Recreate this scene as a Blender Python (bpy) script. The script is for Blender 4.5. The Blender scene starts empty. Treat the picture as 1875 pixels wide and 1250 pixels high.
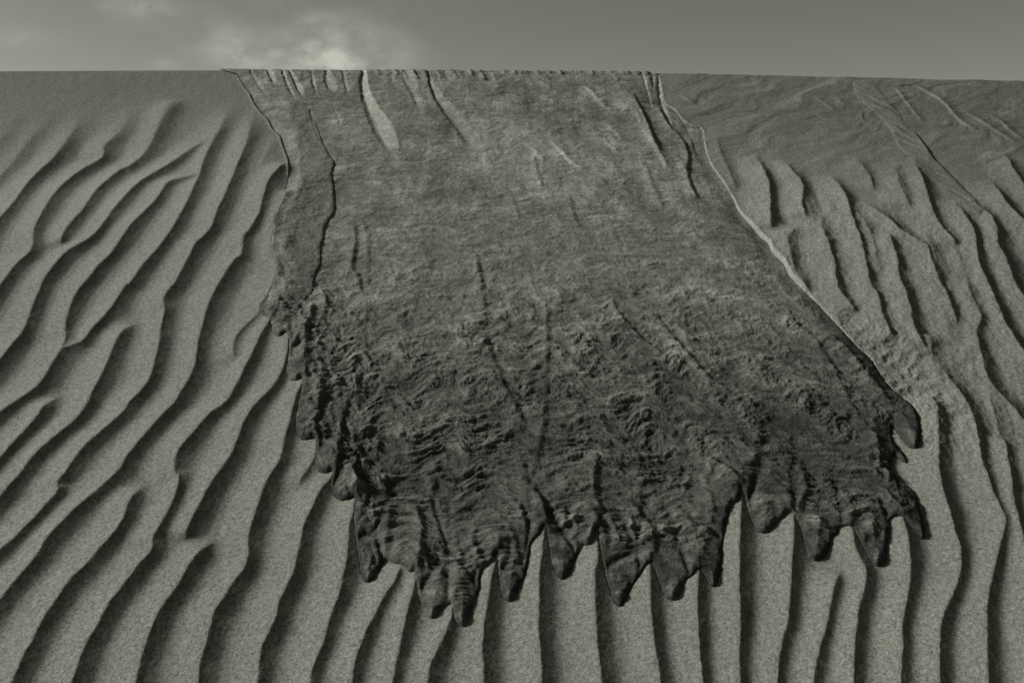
import bpy, math
import numpy as np
from mathutils import Vector, Matrix

# ------------------------------------------------------------------ camera
CAM_H = 1.6
PITCH = math.radians(-6.0)
TANH = math.tan(math.radians(27.0))
cam_data = bpy.data.cameras.new("camera")
cam = bpy.data.objects.new("camera", cam_data)
bpy.context.scene.collection.objects.link(cam)
cam_data.sensor_width = 36.0
cam_data.lens = 18.0 / TANH
cam_data.clip_start = 0.02
cam_data.clip_end = 2000.0
cam.location = (0, 0, CAM_H)
cam.rotation_euler = (math.pi / 2 + PITCH, 0, 0)
scene = bpy.context.scene
scene.camera = cam
scene.view_settings.view_transform = 'Standard'
scene.view_settings.look = 'None'
scene.view_settings.gamma = 1.0
scene.view_settings.exposure = 0.84

# ------------------------------------------------------------------ sun and sky
SUN = Vector((-0.86, 0.16, 0.50)).normalized()
sun_data = bpy.data.lights.new("sun", 'SUN')
sun_data.energy = 5.0
sun_data.angle = math.radians(9.0)
sun_data.color = (1.0, 0.99, 0.95)
sun = bpy.data.objects.new("sun", sun_data)
scene.collection.objects.link(sun)
sun.rotation_euler = SUN.to_track_quat('Z', 'Y').to_euler()
sun.location = SUN * 20

world = bpy.data.worlds.new("World")
scene.world = world
world.use_nodes = True
wt = world.node_tree
wt.nodes.clear()
def wn(kind, **kw):
    n = wt.nodes.new(kind)
    for k, v in kw.items(): setattr(n, k, v)
    return n
def mathn(tree, op, a, b=None, c=None, clamp=False):
    n = tree.nodes.new('ShaderNodeMath'); n.operation = op; n.use_clamp = clamp
    for i, x in enumerate((a, b, c)):
        if x is None: continue
        if isinstance(x, (int, float)): n.inputs[i].default_value = x
        else: tree.links.new(x, n.inputs[i])
    return n.outputs[0]
sky = wn('ShaderNodeTexSky', sky_type='NISHITA', sun_disc=False)
sky.sun_elevation = math.asin(SUN.z)
sky.sun_rotation = math.atan2(SUN.x, SUN.y)
sky.air_density = 0.6
sky.dust_density = 0.3
sepc = wn('ShaderNodeSeparateColor')                # black and white film behind an orange filter
wt.links.new(sky.outputs[0], sepc.inputs[0])
lum0 = mathn(wt, 'ADD', mathn(wt, 'MULTIPLY', sepc.outputs[0], .85), mathn(wt, 'MULTIPLY', sepc.outputs[1], .15))
tc = wn('ShaderNodeTexCoord')
sep = wn('ShaderNodeSeparateXYZ')
wt.links.new(tc.outputs['Generated'], sep.inputs[0])
# direction on a cloud-layer plane: x/y and z/y are bearings of the sky (world space)
az = mathn(wt, 'DIVIDE', sep.outputs[0], mathn(wt, 'MAXIMUM', sep.outputs[1], 0.05))
el = mathn(wt, 'DIVIDE', sep.outputs[2], mathn(wt, 'MAXIMUM', sep.outputs[1], 0.05))
comb = wn('ShaderNodeCombineXYZ')
wt.links.new(az, comb.inputs[0]); wt.links.new(el, comb.inputs[1])
front = mathn(wt, 'GREATER_THAN', sep.outputs[1], 0.06)
nz = wn('ShaderNodeTexNoise'); nz.inputs['Scale'].default_value = 21.0
nz.inputs['Detail'].default_value = 9.0; nz.inputs['Roughness'].default_value = 0.55
nz.inputs['Distortion'].default_value = 0.08
mp = wn('ShaderNodeMapping'); mp.inputs['Scale'].default_value = (1.0, 1.5, 1.0)
mp.inputs['Location'].default_value = (0.32, 0.1, 2.0)
wt.links.new(comb.outputs[0], mp.inputs[0]); wt.links.new(mp.outputs[0], nz.inputs['Vector'])
def blob(cx, cy, rx, ry, amp):
    dx = mathn(wt, 'DIVIDE', mathn(wt, 'SUBTRACT', az, cx), rx)
    dy = mathn(wt, 'DIVIDE', mathn(wt, 'SUBTRACT', el, cy), ry)
    r2 = mathn(wt, 'ADD', mathn(wt, 'MULTIPLY', dx, dx), mathn(wt, 'MULTIPLY', dy, dy))
    return mathn(wt, 'MULTIPLY', mathn(wt, 'EXPONENT', mathn(wt, 'MULTIPLY', r2, -1.0)), amp)
def px_dir(u, v):
    x = (u - 937.5) / 937.5 * TANH; y = (625 - v) / 937.5 * TANH
    fy = math.cos(PITCH) - y * math.sin(PITCH); fz = math.sin(PITCH) + y * math.cos(PITCH)
    return x / fy, fz / fy
CLOUDS = [(590, 118, 95, 34, 0.75), (600, 62, 75, 36, .42), (425, 78, 55, 26, 0.5), (560, 30, 40, 14, .15), (245, 12, 50, 20, 0.40), (20, 72, 70, 18, 0.16),
          (330, 30, 60, 25, .18), (305, 118, 22, 10, 0.3), (700, 95, 70, 35, .25), (480, 110, 110, 22, .35), (600, -110, 300, 80, .4), (1200, -180, 300, 70, .3)]
acc = None
kpx = TANH / 937.5
for (u, v, ru, rv, a) in CLOUDS:
    cx, cy = px_dir(u, v)
    b = blob(cx, cy, ru * kpx, rv * kpx, a)
    acc = b if acc is None else mathn(wt, 'ADD', acc, b)
rmp = wn('ShaderNodeMapRange'); rmp.inputs['From Min'].default_value = 0.42; rmp.inputs['From Max'].default_value = 0.64
wt.links.new(nz.outputs['Fac'], rmp.inputs['Value'])
cl = mathn(wt, 'MULTIPLY', mathn(wt, 'MULTIPLY', acc, mathn(wt, 'ADD', rmp.outputs[0], 0.40)), front)
SKYGAIN = 1.13
lum = mathn(wt, 'MULTIPLY', lum0, SKYGAIN)
lum2 = mathn(wt, 'ADD', lum, mathn(wt, 'MULTIPLY', cl, 2.9))
tint = wn('ShaderNodeMix', data_type='RGBA', blend_type='MULTIPLY'); tint.inputs[0].default_value = 1.0
cmb = wn('ShaderNodeCombineColor')
for i in range(3): wt.links.new(lum2, cmb.inputs[i])
wt.links.new(cmb.outputs[0], tint.inputs[6]); tint.inputs[7].default_value = (1.0, 1.0, 0.87, 1)
bg = wn('ShaderNodeBackground'); bg.inputs[1].default_value = 0.05
out = wn('ShaderNodeOutputWorld')
wt.links.new(tint.outputs[2], bg.inputs[0]); wt.links.new(bg.outputs[0], out.inputs[0])

# ------------------------------------------------------------------ dune frame
SL = math.radians(32.0)
F = np.array([0, math.cos(PITCH), math.sin(PITCH)])
U = np.array([0, -math.sin(PITCH), math.cos(PITCH)])
C0 = np.array([0, 0, CAM_H])
P0 = C0 + 1.96 * F - 0.666 * U                   # a point of the slip face
EN = np.array([0, -math.sin(SL), math.cos(SL)])  # its normal
ET = np.array([0, math.cos(SL), math.sin(SL)])   # straight up the slope

def to_plane(u, v):
    """bearing (u, v) -> (s, t) metres on the slip face"""
    x = (u - 937.5) / 937.5 * TANH; y = (625.0 - v) / 937.5 * TANH
    dn = y * U.dot(EN) + F.dot(EN)
    k = (P0 - C0).dot(EN) / dn
    s = k * x
    t = k * (y * U.dot(ET) + F.dot(ET)) + (C0 - P0).dot(ET)
    return s, t

RIM = np.array([(-6000, 150), (-400, 134), (0, 131), (200, 130), (430, 129.5), (500, 131), (700, 132), (900, 133), (1200, 134.5),
                (1300, 136), (1400, 138.5), (1600, 142.5), (1700, 145), (1875, 148.5), (2300, 158), (7000, 230)], float)
def rim_v(u):
    return np.interp(u, RIM[:, 0], RIM[:, 1])

# ------------------------------------------------------------------ noise
_rng = np.random.default_rng(7)
_perm = np.tile(_rng.permutation(256), 2)
_ang = _rng.uniform(0, 2 * np.pi, 256)
_gx, _gy = np.cos(_ang).astype(np.float32), np.sin(_ang).astype(np.float32)
def perlin(x, y, seed=0):
    x = np.asarray(x, np.float64) + seed * 17.31; y = np.asarray(y, np.float64) + seed * 9.77
    xi = np.floor(x).astype(np.int64); yi = np.floor(y).astype(np.int64)
    fx = (x - xi).astype(np.float32); fy = (y - yi).astype(np.float32)
    xi &= 255; yi &= 255
    sx = fx * fx * fx * (fx * (fx * 6 - 15) + 10); sy = fy * fy * fy * (fy * (fy * 6 - 15) + 10)
    def g(ix, iy, dx, dy):
        h = _perm[_perm[ix & 255] + (iy & 255)]
        return _gx[h] * dx + _gy[h] * dy
    a = g(xi, yi, fx, fy); b = g(xi + 1, yi, fx - 1, fy)
    c = g(xi, yi + 1, fx, fy - 1); d = g(xi + 1, yi + 1, fx - 1, fy - 1)
    return (a + sx * (b - a)) * (1 - sy) + (c + sx * (d - c)) * sy
def fbm(x, y, octs=4, gain=0.5, seed=0):
    r = 0; a = 1.0
    for o in range(octs):
        r = r + a * perlin(x * 2 ** o, y * 2 ** o, seed + o); a *= gain
    return r
def ridged(x, y, octs=4, gain=0.5, seed=0):
    r = 0; a = 1.0
    for o in range(octs):
        r = r + a * (0.5 - np.abs(perlin(x * 2 ** o, y * 2 ** o, seed + o)) * 1.6); a *= gain
    return r
def sstep(a, b, x):
    t = np.clip((x - a) / (b - a), 0, 1); return t * t * (3 - 2 * t)
def blur(h, n):
    """separable smooth filter of half width n cells"""
    k = np.hanning(2 * n + 3)[1:-1].astype(np.float32); k /= k.sum()
    for ax in (0, 1):
        pad = [(0, 0), (0, 0)]; pad[ax] = (n, n)
        p = np.pad(h, pad, mode='edge'); o = np.zeros_like(h)
        for i, w in enumerate(k):
            o += w * (p[i:i + h.shape[0], :] if ax == 0 else p[:, i:i + h.shape[1]])
        h = o
    return h

# ------------------------------------------------------------------ grid
ucols = np.concatenate([[-9000, -6000, -4000, -2800, -2000, -1500, -1200, -1000, -850], np.arange(-740, -300, 20.0), np.arange(-300, -20, 5.0),
                        np.arange(-20, 1895, 1.55), np.arange(1896, 2180, 5.0), np.arange(2185, 2620, 20.0),
                        [2730, 2900, 3200, 3600, 4400, 6000, 8000, 11000]])
vrel = np.concatenate([np.arange(0, 60, 1.0), np.arange(60, 300, 1.3), np.arange(300, 1128, 1.6), np.arange(1130, 1400, 5.0), np.arange(1400, 1700, 25.0)])
NC, NR = len(ucols), len(vrel)
UU = np.broadcast_to(ucols, (NR, NC)).astype(np.float64)
VV = rim_v(UU) + vrel[:, None]
S, T = to_plane(UU, VV)
print('grid', NR, NC, NR * NC)
SRIM, TRIM = S[0], T[0]

def pts(reg, lst):
    """traced points: reg = (x0, y0, scale)"""
    x0, y0, k = reg
    return [(x0 + p[0] / k, y0 + p[1] / k) for p in lst]
A = (0, 100, 2.929); E = (0, 500, 2.929); Fz = (0, 823, 2.929); G = (500, 823, 2.929); H = (1235, 823, 2.929)
D = (1235, 100, 2.929); R = (1235, 450, 2.929); I5 = (950, 740, 3.29); Z2 = (400, 100, 3.75); Z3 = (850, 100, 3.75); L2 = (420, 400, 3.75)

# each crest: list of (u, v), weight at the two ends (1 = runs on, 0 = dies out), overall weight
CR = []
def crest(p, w0=1, w1=1, w=1.0, fade=0.10, soft=0):
    CR.append((np.array(p, float), w0, w1, w, fade, soft))

crest(pts(A, [(480, 270), (300, 500), (200, 590), (130, 670), (75, 770), (30, 840), (0, 880), (-60, 970), (-300, 1300), (-700, 1800)]), 0, 1, fade=.35)
crest(pts(A, [(330, 260), (200, 380), (90, 490), (0, 590), (-200, 800), (-600, 1300)]), 0, 1, w=.45, fade=.3)
crest(pts(A, [(170, 260), (60, 360), (-100, 520), (-400, 800)]), 0, 1, w=.3, fade=.3)
crest(pts(A, [(740, 260), (640, 400), (560, 470), (540, 530), (430, 590), (350, 650), (290, 720), (245, 810), (205, 900), (185, 970), (186, 1040), (170, 1085), (110, 1140), (60, 1200), (25, 1250), (0, 1285), (-80, 1390), (-400, 1800), (-800, 2300)]), 0, 1, fade=.4)
crest(pts(A, [(950, 240), (870, 360), (790, 500), (700, 575), (640, 600), (560, 660), (500, 730), (450, 820), (400, 890), (350, 970), (322, 1060)]), 0, 0, fade=.07)
crest(pts(A, [(1190, 330), (1130, 440), (1040, 500), (930, 570), (800, 640), (740, 680), (680, 740), (620, 820), (575, 890), (520, 970), (460, 1020), (380, 1070), (330, 1120), (280, 1180), (235, 1250)]) +
      pts(E, [(225, 110), (195, 180), (160, 270), (130, 340), (80, 400), (0, 500), (-100, 620), (-400, 1000), (-900, 1600)]), 0, 1, fade=.35)
crest(pts(A, [(1090, 600), (1060, 650), (960, 670), (900, 690), (860, 750), (800, 830), (740, 890), (690, 950), (640, 1030), (600, 1090), (540, 1150), (500, 1200)]) +
      pts(E, [(430, 110), (400, 170), (370, 250), (355, 320), (362, 370), (340, 430), (300, 490), (260, 560), (210, 630), (150, 680), (60, 740), (0, 785), (-200, 960), (-700, 1400), (-1100, 1800)]), 0, 1, fade=.1)
crest(pts(A, [(1250, 250), (1190, 400), (1130, 500), (1090, 590), (1075, 650), (1050, 700), (1010, 800), (960, 890), (910, 980), (850, 1060), (780, 1140), (710, 1240)]) +
      pts(E, [(680, 90), (640, 150), (600, 210), (560, 260), (510, 310), (460, 380), (410, 405), (350, 430)]), 0, 1, fade=.3)
crest(pts(A, [(1370, 280), (1345, 400), (1325, 490), (1280, 600), (1245, 690), (1210, 770), (1170, 850), (1140, 940), (1100, 990), (1055, 1030), (1020, 1100), (980, 1180), (940, 1250)]) +
      pts(E, [(915, 105), (885, 160), (890, 220), (875, 290), (860, 400), (840, 490), (810, 590), (760, 660), (700, 720), (670, 770), (600, 835), (540, 885), (480, 935), (420, 1010), (370, 1085), (320, 1150)]) +
      pts(Fz, [(320, 250), (270, 310), (200, 390), (130, 460), (70, 520), (0, 575), (-200, 740), (-700, 1200), (-1100, 1600)]), 0, 1, fade=.3)
crest(pts(E, [(800, 255), (720, 290), (660, 340), (620, 410), (590, 490), (550, 580), (510, 650), (480, 720), (430, 790), (380, 840), (320, 890), (240, 960), (180, 1020), (130, 1090), (60, 1170), (0, 1240), (-200, 1450), (-700, 1900), (-1100, 2300)]), 0, 1, fade=.1)
crest(pts(E, [(385, 640), (300, 690), (240, 750), (200, 810), (140, 880), (80, 940), (0, 1030), (-200, 1230), (-700, 1700)]), 0, 1, fade=.1)
crest(pts(A, [(1500, 420), (1450, 500), (1400, 600), (1430, 640)]), 0, 0, w=.3, fade=.1)
crest(pts(A, [(1550, 570), (1500, 630), (1450, 690), (1420, 770), (1400, 850), (1390, 880), (1340, 960), (1310, 1000), (1300, 1090), (1265, 1120), (1220, 1180), (1190, 1230)]) +
      pts(E, [(1160, 110), (1125, 190), (1095, 280), (1075, 370), (1060, 460), (1035, 560), (990, 640), (940, 720), (880, 780), (820, 850), (760, 920), (700, 1000), (650, 1080), (580, 1150)]) +
      pts(Fz, [(480, 290), (410, 350), (330, 430), (260, 510), (200, 610), (130, 690), (70, 760), (0, 850), (-200, 1080), (-600, 1500), (-900, 1850)]), 0, 1, fade=.08)
crest(pts(A, [(1560, 720), (1530, 790), (1480, 880), (1470, 960), (1462, 1070), (1485, 1120), (1495, 1180)]) +
      pts(E, [(1485, 30), (1450, 110), (1400, 190), (1390, 230), (1340, 280), (1290, 330), (1260, 390), (1262, 460), (1300, 510)]), 0, 0, w=.75, fade=.06)
crest(pts(E, [(1520, 150), (1455, 270), (1400, 360), (1360, 450), (1320, 520), (1290, 590), (1250, 670), (1200, 730), (1130, 780), (1060, 860), (1010, 920), (960, 990), (945, 1060)]) +
      pts(Fz, [(950, 150), (970, 180), (955, 260), (920, 340), (870, 430), (830, 500), (820, 570), (760, 640), (700, 720), (650, 790), (600, 850), (560, 920), (520, 1000), (480, 1060), (440, 1160), (410, 1250), (280, 1600), (100, 2100)]), 1, 1)
crest(pts(E, [(1560, 250), (1550, 350), (1545, 450), (1510, 560), (1470, 630), (1400, 700), (1350, 760), (1310, 830), (1280, 920), (1240, 1010)]) +
      pts(Fz, [(1180, 150), (1120, 240), (1080, 320), (1040, 390), (1010, 460), (985, 555)]), 1, 0, fade=.06)
crest(pts(E, [(1650, 500), (1630, 600), (1590, 690), (1560, 820), (1530, 920), (1510, 1020)]) +
      pts(Fz, [(1490, 110), (1430, 210), (1390, 320), (1360, 410), (1340, 500), (1340, 590), (1310, 670), (1270, 720), (1220, 800), (1160, 890), (1140, 970), (1110, 1080), (1080, 1170), (1075, 1250), (1040, 1600), (960, 2100)]), 1, 1)
crest(pts(E, [(1720, 850), (1700, 940), (1690, 1010), (1650, 1080), (1610, 1140), (1585, 1215)]), 1, 0, w=.8, fade=.07)
crest(pts(Fz, [(830, 175), (760, 230), (710, 300), (670, 400), (610, 490), (550, 560), (500, 620), (440, 680), (380, 740), (330, 810), (280, 880), (230, 960), (190, 1050), (140, 1140), (90, 1250), (-60, 1600), (-300, 2100)]), 0, 1, fade=.08)
crest(pts(Fz, [(1215, 465), (1150, 510), (1080, 570), (1040, 620), (1000, 690), (960, 760), (900, 840), (850, 920), (820, 990), (790, 1070), (770, 1150), (750, 1250), (660, 1600), (500, 2100)]), 0, 1, fade=.08)
crest(pts(Fz, [(1850, 60), (1790, 165), (1720, 250), (1680, 340), (1640, 420), (1620, 500), (1600, 580), (1580, 670), (1540, 760), (1500, 850), (1480, 930), (1440, 1020), (1410, 1100), (1390, 1250), (1330, 1600), (1200, 2100)]), 1, 1)
crest(pts(G, [(470, 200), (445, 300), (430, 370), (410, 450), (405, 540), (400, 620), (380, 700), (360, 790), (330, 870), (300, 960), (280, 1040), (250, 1120), (220, 1200), (210, 1250), (160, 1600), (60, 2100)]), 1, 1)
crest(pts(G, [(720, 560), (680, 670), (650, 740), (600, 820), (560, 900), (520, 970), (490, 1040), (450, 1150), (430, 1250), (390, 1600), (320, 2100)]), 0, 1, fade=.07)
crest(pts(G, [(790, 580), (775, 690), (750, 800), (720, 900), (700, 1010), (680, 1120), (650, 1250), (600, 1600), (540, 2100)]), 1, 1)
crest(pts(G, [(990, 750), (965, 870), (950, 950), (910, 1050), (870, 1140), (840, 1230), (790, 1600), (740, 2100)]), 1, 1)
crest(pts(G, [(1220, 450), (1205, 590), (1180, 690), (1160, 800), (1140, 900), (1130, 1000), (1125, 1120), (1130, 1250), (1100, 1600), (1060, 2100)]), 1, 1)
crest(pts(G, [(1465, 330), (1455, 450), (1445, 550), (1430, 700), (1425, 850), (1425, 1000), (1440, 1250), (1430, 1600), (1420, 2100)]), 1, 1)
crest(pts(G, [(1730, 350), (1735, 480), (1740, 620), (1725, 700), (1730, 900), (1740, 1080), (1760, 1250), (1770, 1600), (1780, 2100)]), 1, 1)
crest([(1182, 990), (1189, 1048), (1190, 1110), (1196, 1180), (1207, 1250), (1215, 1380), (1222, 1600)], 1, 1)
crest(pts(H, [(120, 560), (125, 690), (118, 800), (120, 950), (130, 1100), (142, 1250), (160, 1600), (180, 2100)]), 1, 1)
crest(pts(H, [(350, 120), (355, 240), (350, 400), (345, 550), (343, 800), (345, 1000), (345, 1250), (350, 1600), (360, 2100)]), 1, 1)
crest(pts(H, [(620, 260), (630, 380), (630, 520), (620, 700), (610, 850), (600, 960), (570, 1080), (545, 1250), (530, 1600), (520, 2100)]), 1, 1)
crest(pts(H, [(900, 620), (870, 700), (840, 800), (825, 880), (800, 1000), (770, 1100), (740, 1250), (720, 1600), (700, 2100)]), 0, 1, fade=.07)
crest(pts(H, [(900, 330), (940, 450), (960, 570), (1018, 680), (1008, 780), (975, 900), (960, 1020), (955, 1100), (950, 1250), (940, 1600), (930, 2100)]), 1, 1)
crest(pts(H, [(1190, 280), (1210, 400), (1240, 500), (1252, 600), (1250, 750), (1230, 870), (1205, 1000), (1210, 1100), (1200, 1250), (1190, 1600), (1180, 2100)]), 1, 1)
crest(pts(R, [(1360, 800), (1400, 900), (1405, 1050), (1406, 1200)]) +
      pts(H, [(1410, 150), (1430, 260), (1460, 360), (1490, 470), (1520, 560), (1520, 680), (1490, 780), (1450, 870), (1420, 960), (1405, 1080), (1405, 1250), (1400, 1600), (1400, 2100)]), 0, 1, fade=.05)
crest(pts(R, [(1200, 540), (1290, 550), (1400, 630), (1480, 750), (1540, 840), (1590, 930), (1610, 1040), (1640, 1200)]) +
      pts(H, [(1660, 150), (1700, 260), (1740, 350), (1765, 410), (1750, 480), (1720, 600), (1690, 720), (1672, 800), (1660, 950), (1660, 1100), (1665, 1250), (1680, 1600), (1700, 2100)]), 0, 1, fade=.3)
crest(pts(R, [(1740, 980), (1770, 1110)]) + pts(H, [(1775, 60), (1790, 150), (1810, 300), (1840, 420), (1875, 600), (1900, 900), (1930, 1300), (1960, 2100)]), 0, 1, fade=.08)
# upper right field
crest(pts(D, [(425, 540), (470, 620), (500, 700), (512, 850), (510, 960)]), 0, 0, fade=.05)
crest(pts(D, [(570, 560), (620, 620), (672, 690), (687, 760), (685, 830), (705, 900)]), 0, 0, w=.9, fade=.05)
crest(pts(D, [(670, 930), (608, 990), (612, 1060), (650, 1180), (700, 1250)]) + pts(R, [(745, 270)]), 0, 0, w=.7, fade=.05)
crest(pts(D, [(830, 640), (880, 710), (915, 770), (940, 850), (960, 920), (990, 1000), (1015, 1090), (1030, 1180), (1045, 1250)]) + pts(R, [(1090, 300), (1110, 400), (1150, 480), (1200, 560)]), 0, 0, w=.95, fade=.06)
crest(pts(D, [(780, 860), (790, 940), (815, 1010), (850, 1130), (868, 1250)]) + pts(R, [(900, 290), (950, 350), (1010, 390)]), 0, 0, w=.9, fade=.05)
crest(pts(D, [(960, 540), (1010, 610), (1040, 650), (1075, 750)]), 0, 0, w=.6, fade=.06)
crest(pts(D, [(1185, 580), (1200, 690), (1240, 780), (1275, 840)]), 0, 0, w=.75, fade=.06)
crest(pts(D, [(1270, 550), (1310, 640), (1340, 720), (1370, 810), (1400, 890), (1450, 960), (1500, 1010), (1530, 1070)]), 0, 0, w=.9, fade=.08)
crest(pts(D, [(800, 760), (870, 860), (910, 930)]), 0, 0, w=.45, fade=.04)
crest(pts(D, [(1120, 740), (1160, 780), (1200, 820)]), 0, 0, w=.35, fade=.04)
crest(pts(D, [(1010, 780), (1060, 830), (1150, 900), (1200, 950), (1280, 1000), (1350, 1040), (1380, 1130), (1412, 1230)]) + pts(R, [(1450, 260), (1480, 340), (1520, 440), (1565, 530)]), 0, 0, w=.9, fade=.15)
crest(pts(D, [(1140, 945), (1170, 1050), (1190, 1130), (1208, 1230)]) + pts(R, [(1240, 290), (1265, 400), (1300, 510), (1390, 600)]), 0, 0, w=1, fade=.06)
crest(pts(D, [(1280, 1030), (1330, 1090), (1370, 1150)]), 0, 0, w=.3, fade=.04)
crest(pts(D, [(1490, 770), (1560, 880), (1610, 970), (1620, 1080), (1640, 1150), (1675, 1230)]) + pts(R, [(1710, 280), (1760, 400), (1820, 490), (1875, 580), (2000, 760), (2200, 1000)]), 0, 1, fade=.06)
crest(pts(D, [(1560, 760), (1640, 820), (1700, 870), (1730, 940), (1737, 1020), (1780, 1100), (1815, 1200)]) + pts(R, [(1830, 200), (1875, 270), (2000, 470), (2300, 900)]), 0, 1, w=.9, fade=.1)
crest(pts(D, [(1700, 660), (1780, 790), (1875, 890), (2000, 1020), (2300, 1500)]), 0, 1, fade=.08)
crest(pts(D, [(1760, 500), (1875, 680), (2050, 880), (2400, 1400)]), 0, 1, w=.8, fade=.12)
crest(pts(R, [(1550, 150), (1600, 290), (1640, 400), (1620, 480), (1650, 620), (1680, 730), (1760, 820), (1875, 950), (2000, 1150), (2100, 1600), (2150, 2400), (2200, 3200)]), 0, 1, w=.8, fade=.1)
crest(pts(R, [(1280, 30), (1330, 90), (1370, 120)]), 0, 0, w=.3, fade=.04)
crest(pts(R, [(1380, 280), (1450, 380), (1500, 470), (1550, 540)]), 0, 0, w=.55, fade=.06)
crest(pts(R, [(1370, 480), (1365, 560), (1400, 620)]), 0, 0, w=.6, fade=.03)
crest(pts(R, [(1560, 530), (1600, 600), (1640, 640)]), 0, 0, w=.5, fade=.03)
crest(pts(R, [(1850, 970), (1900, 1200), (1950, 1600), (1980, 2500)]), 0, 1, w=.7, fade=.1)
crest([(1452, 330), (1478, 372), (1492, 420), (1498, 452)], 0, 0, w=.45, fade=.1)
crest([(1560, 372), (1588, 420), (1603, 470), (1612, 520)], 0, 0, w=.6, fade=.1)
crest([(1690, 420), (1712, 470), (1722, 520), (1740, 570)], 0, 0, w=.55, fade=.1)
crest([(1745, 440), (1765, 500), (1790, 560), (1815, 610)], 0, 0, w=.5, fade=.1)
crest([(1630, 300), (1652, 340), (1670, 385)], 0, 0, w=.5, fade=.1)
crest([(1700, 640), (1722, 700), (1748, 760), (1765, 830)], 0, 0, w=.45, fade=.1)
crest([(1800, 700), (1822, 770), (1838, 850), (1850, 930)], 0, 0, w=.55, fade=.1)
crest(pts(D, [(225, 430), (240, 510), (270, 590), (300, 650), (330, 740)]), 0, 0, w=.45, fade=.06)
for off in (95, 190, 290, 400, 520, 650):         # the ripples running on past the right of the view
    crest([(1875 + off, 300 + off * .5), (1905 + off, 500), (1925 + off, 700), (1915 + off, 900), (1900 + off, 1100), (1905 + off, 1400), (1910 + off, 1700)], 0, 1, w=.9, fade=.2)
    crest([(1875 + off * 1.1, 230 + off * .3), (2100 + off * 1.1, 430 + off * .3), (2300 + off * 1.2, 700)], 0, 1, w=.7, fade=.2)
for off in (100, 210, 330):
    crest([(-60 - off, 330), (-140 - off, 450), (-260 - off, 620), (-420 - off, 800)], 0, 1, w=.8, fade=.2)

def catmull(p, n=5):
    p = np.asarray(p, float)
    if len(p) < 3: return p
    q = np.vstack([2 * p[0] - p[1], p, 2 * p[-1] - p[-2]]); o = []
    for i in range(1, len(q) - 2):
        a, b, c, d = q[i - 1:i + 3]
        for k in range(n):
            t = k / n
            o.append(0.5 * ((2 * b) + (-a + c) * t + (2 * a - 5 * b + 4 * c - d) * t * t + (-a + 3 * b - 3 * c + d) * t ** 3))
    o.append(q[-2]); return np.array(o)

def seg_dist(px, py, X, Y, arc=True):
    """signed distance (positive on the left hand side looking along the line = screen right when going down) + arclength"""
    best = np.full(X.shape, 1e9, np.float32); side = np.zeros(X.shape, np.float32); al = np.zeros(X.shape, np.float32)
    L = 0.0
    for i in range(len(px) - 1):
        ax, ay = px[i], py[i]; dx, dy = px[i + 1] - ax, py[i + 1] - ay
        l2 = dx * dx + dy * dy
        if l2 < 1e-12: continue
        rx = X - ax; ry = Y - ay
        k = np.clip((rx * dx + ry * dy) / l2, 0, 1)
        ex = rx - k * dx; ey = ry - k * dy
        d2 = ex * ex + ey * ey
        m = d2 < best
        best = np.where(m, d2, best)
        side = np.where(m, dx * ry - dy * rx, side)
        al = np.where(m, L + k * math.sqrt(l2), al)
        L += math.sqrt(l2)
    return np.sqrt(best), np.sign(side), al, L

S32, T32 = S.astype(np.float32), T.astype(np.float32)
def window(p, margin_px):
    u0, u1 = p[:, 0].min() - margin_px, p[:, 0].max() + margin_px
    v0, v1 = p[:, 1].min() - margin_px, p[:, 1].max() + margin_px
    c0, c1 = np.searchsorted(ucols, [u0, u1]); r0, r1 = np.searchsorted(vrel, [v0 - 165, v1 - 125])
    return slice(max(r0, 0), max(r1, 1)), slice(c0, c1)

AMP, LEE, WIND = 0.0194, 0.086, 0.105
wob = (0.0016 * fbm(S / .03, T / .03, 3, .6, 3) + 0.0022 * perlin(S / .09, T / .09, 5)).astype(np.float32)
wob = wob * (1 + 1.1 * (sstep(1290, 1400, UU) * (1 - sstep(650, 900, VV)))).astype(np.float32) + (.0007 * fbm(S / .008, T / .012, 2, .6, 6) * sstep(600, 900, VV)).astype(np.float32)
rip = np.zeros(S.shape, np.float32)
for (p, w0, w1, w, fade, soft) in CR:
    q = catmull(p); sl = window(q, 135)
    X, Y = S32[sl], T32[sl]
    if X.size == 0: continue
    px, py = to_plane(q[:, 0], q[:, 1])
    d, side, al, L = seg_dist(px, py, X, Y)
    d = d * side + wob[sl]              # positive = lee side (screen right)
    f0 = max(fade, .16) if (p[0][0] > 1280 and p[0][1] < 400) else fade
    e0 = 1.0 if w0 else sstep(-.3 * f0 if f0 > fade else 0, f0, al) * (sstep(0, .03, al) if f0 > fade else 1)
    e1 = 1.0 if w1 else sstep(0, fade, L - al)
    if not np.isscalar(e0): e0 = .0 + e0
    wt_ = w * (.86 if (p[0][0] > 1280 and p[0][1] < 560) else 1) * e0 * e1 * np.ones_like(d)
    near_top = (p[0][0] > 1280 and p[0][1] < 560)
    xr = np.clip(d / (LEE * (.72 if near_top else 1)), 0, 1); kr = (1 - xr) ** 2.0
    xl = np.clip(-d / WIND, 0, 1); kl = (1 - xl) ** 1.35
    kl = np.where(xl < .08, kl - .035 * (1 - xl / .08) ** 2, kl)     # a slightly rounded brink
    kk = np.where(d > 0, kr * .965, kl)
    ext = np.where(al <= 0, 1, 0) if w0 == 1 else 0
    h = wt_ * kk
    a, b = rip[sl], h; k = .34
    hh = np.clip(k - np.abs(a - b), 0, k) / k
    rip[sl] = np.maximum(a, b) + hh * hh * k * .25 * sstep(0, .12, np.minimum(a, b))
rip_soft = blur(rip, 11)
topfade = 1 - sstep(190, 315, VV + 28 * perlin(UU / 120, VV / 120, 9) + np.where(UU > 1200, 40, 0))
leftish = 1 - sstep(500, 620, UU)
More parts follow.
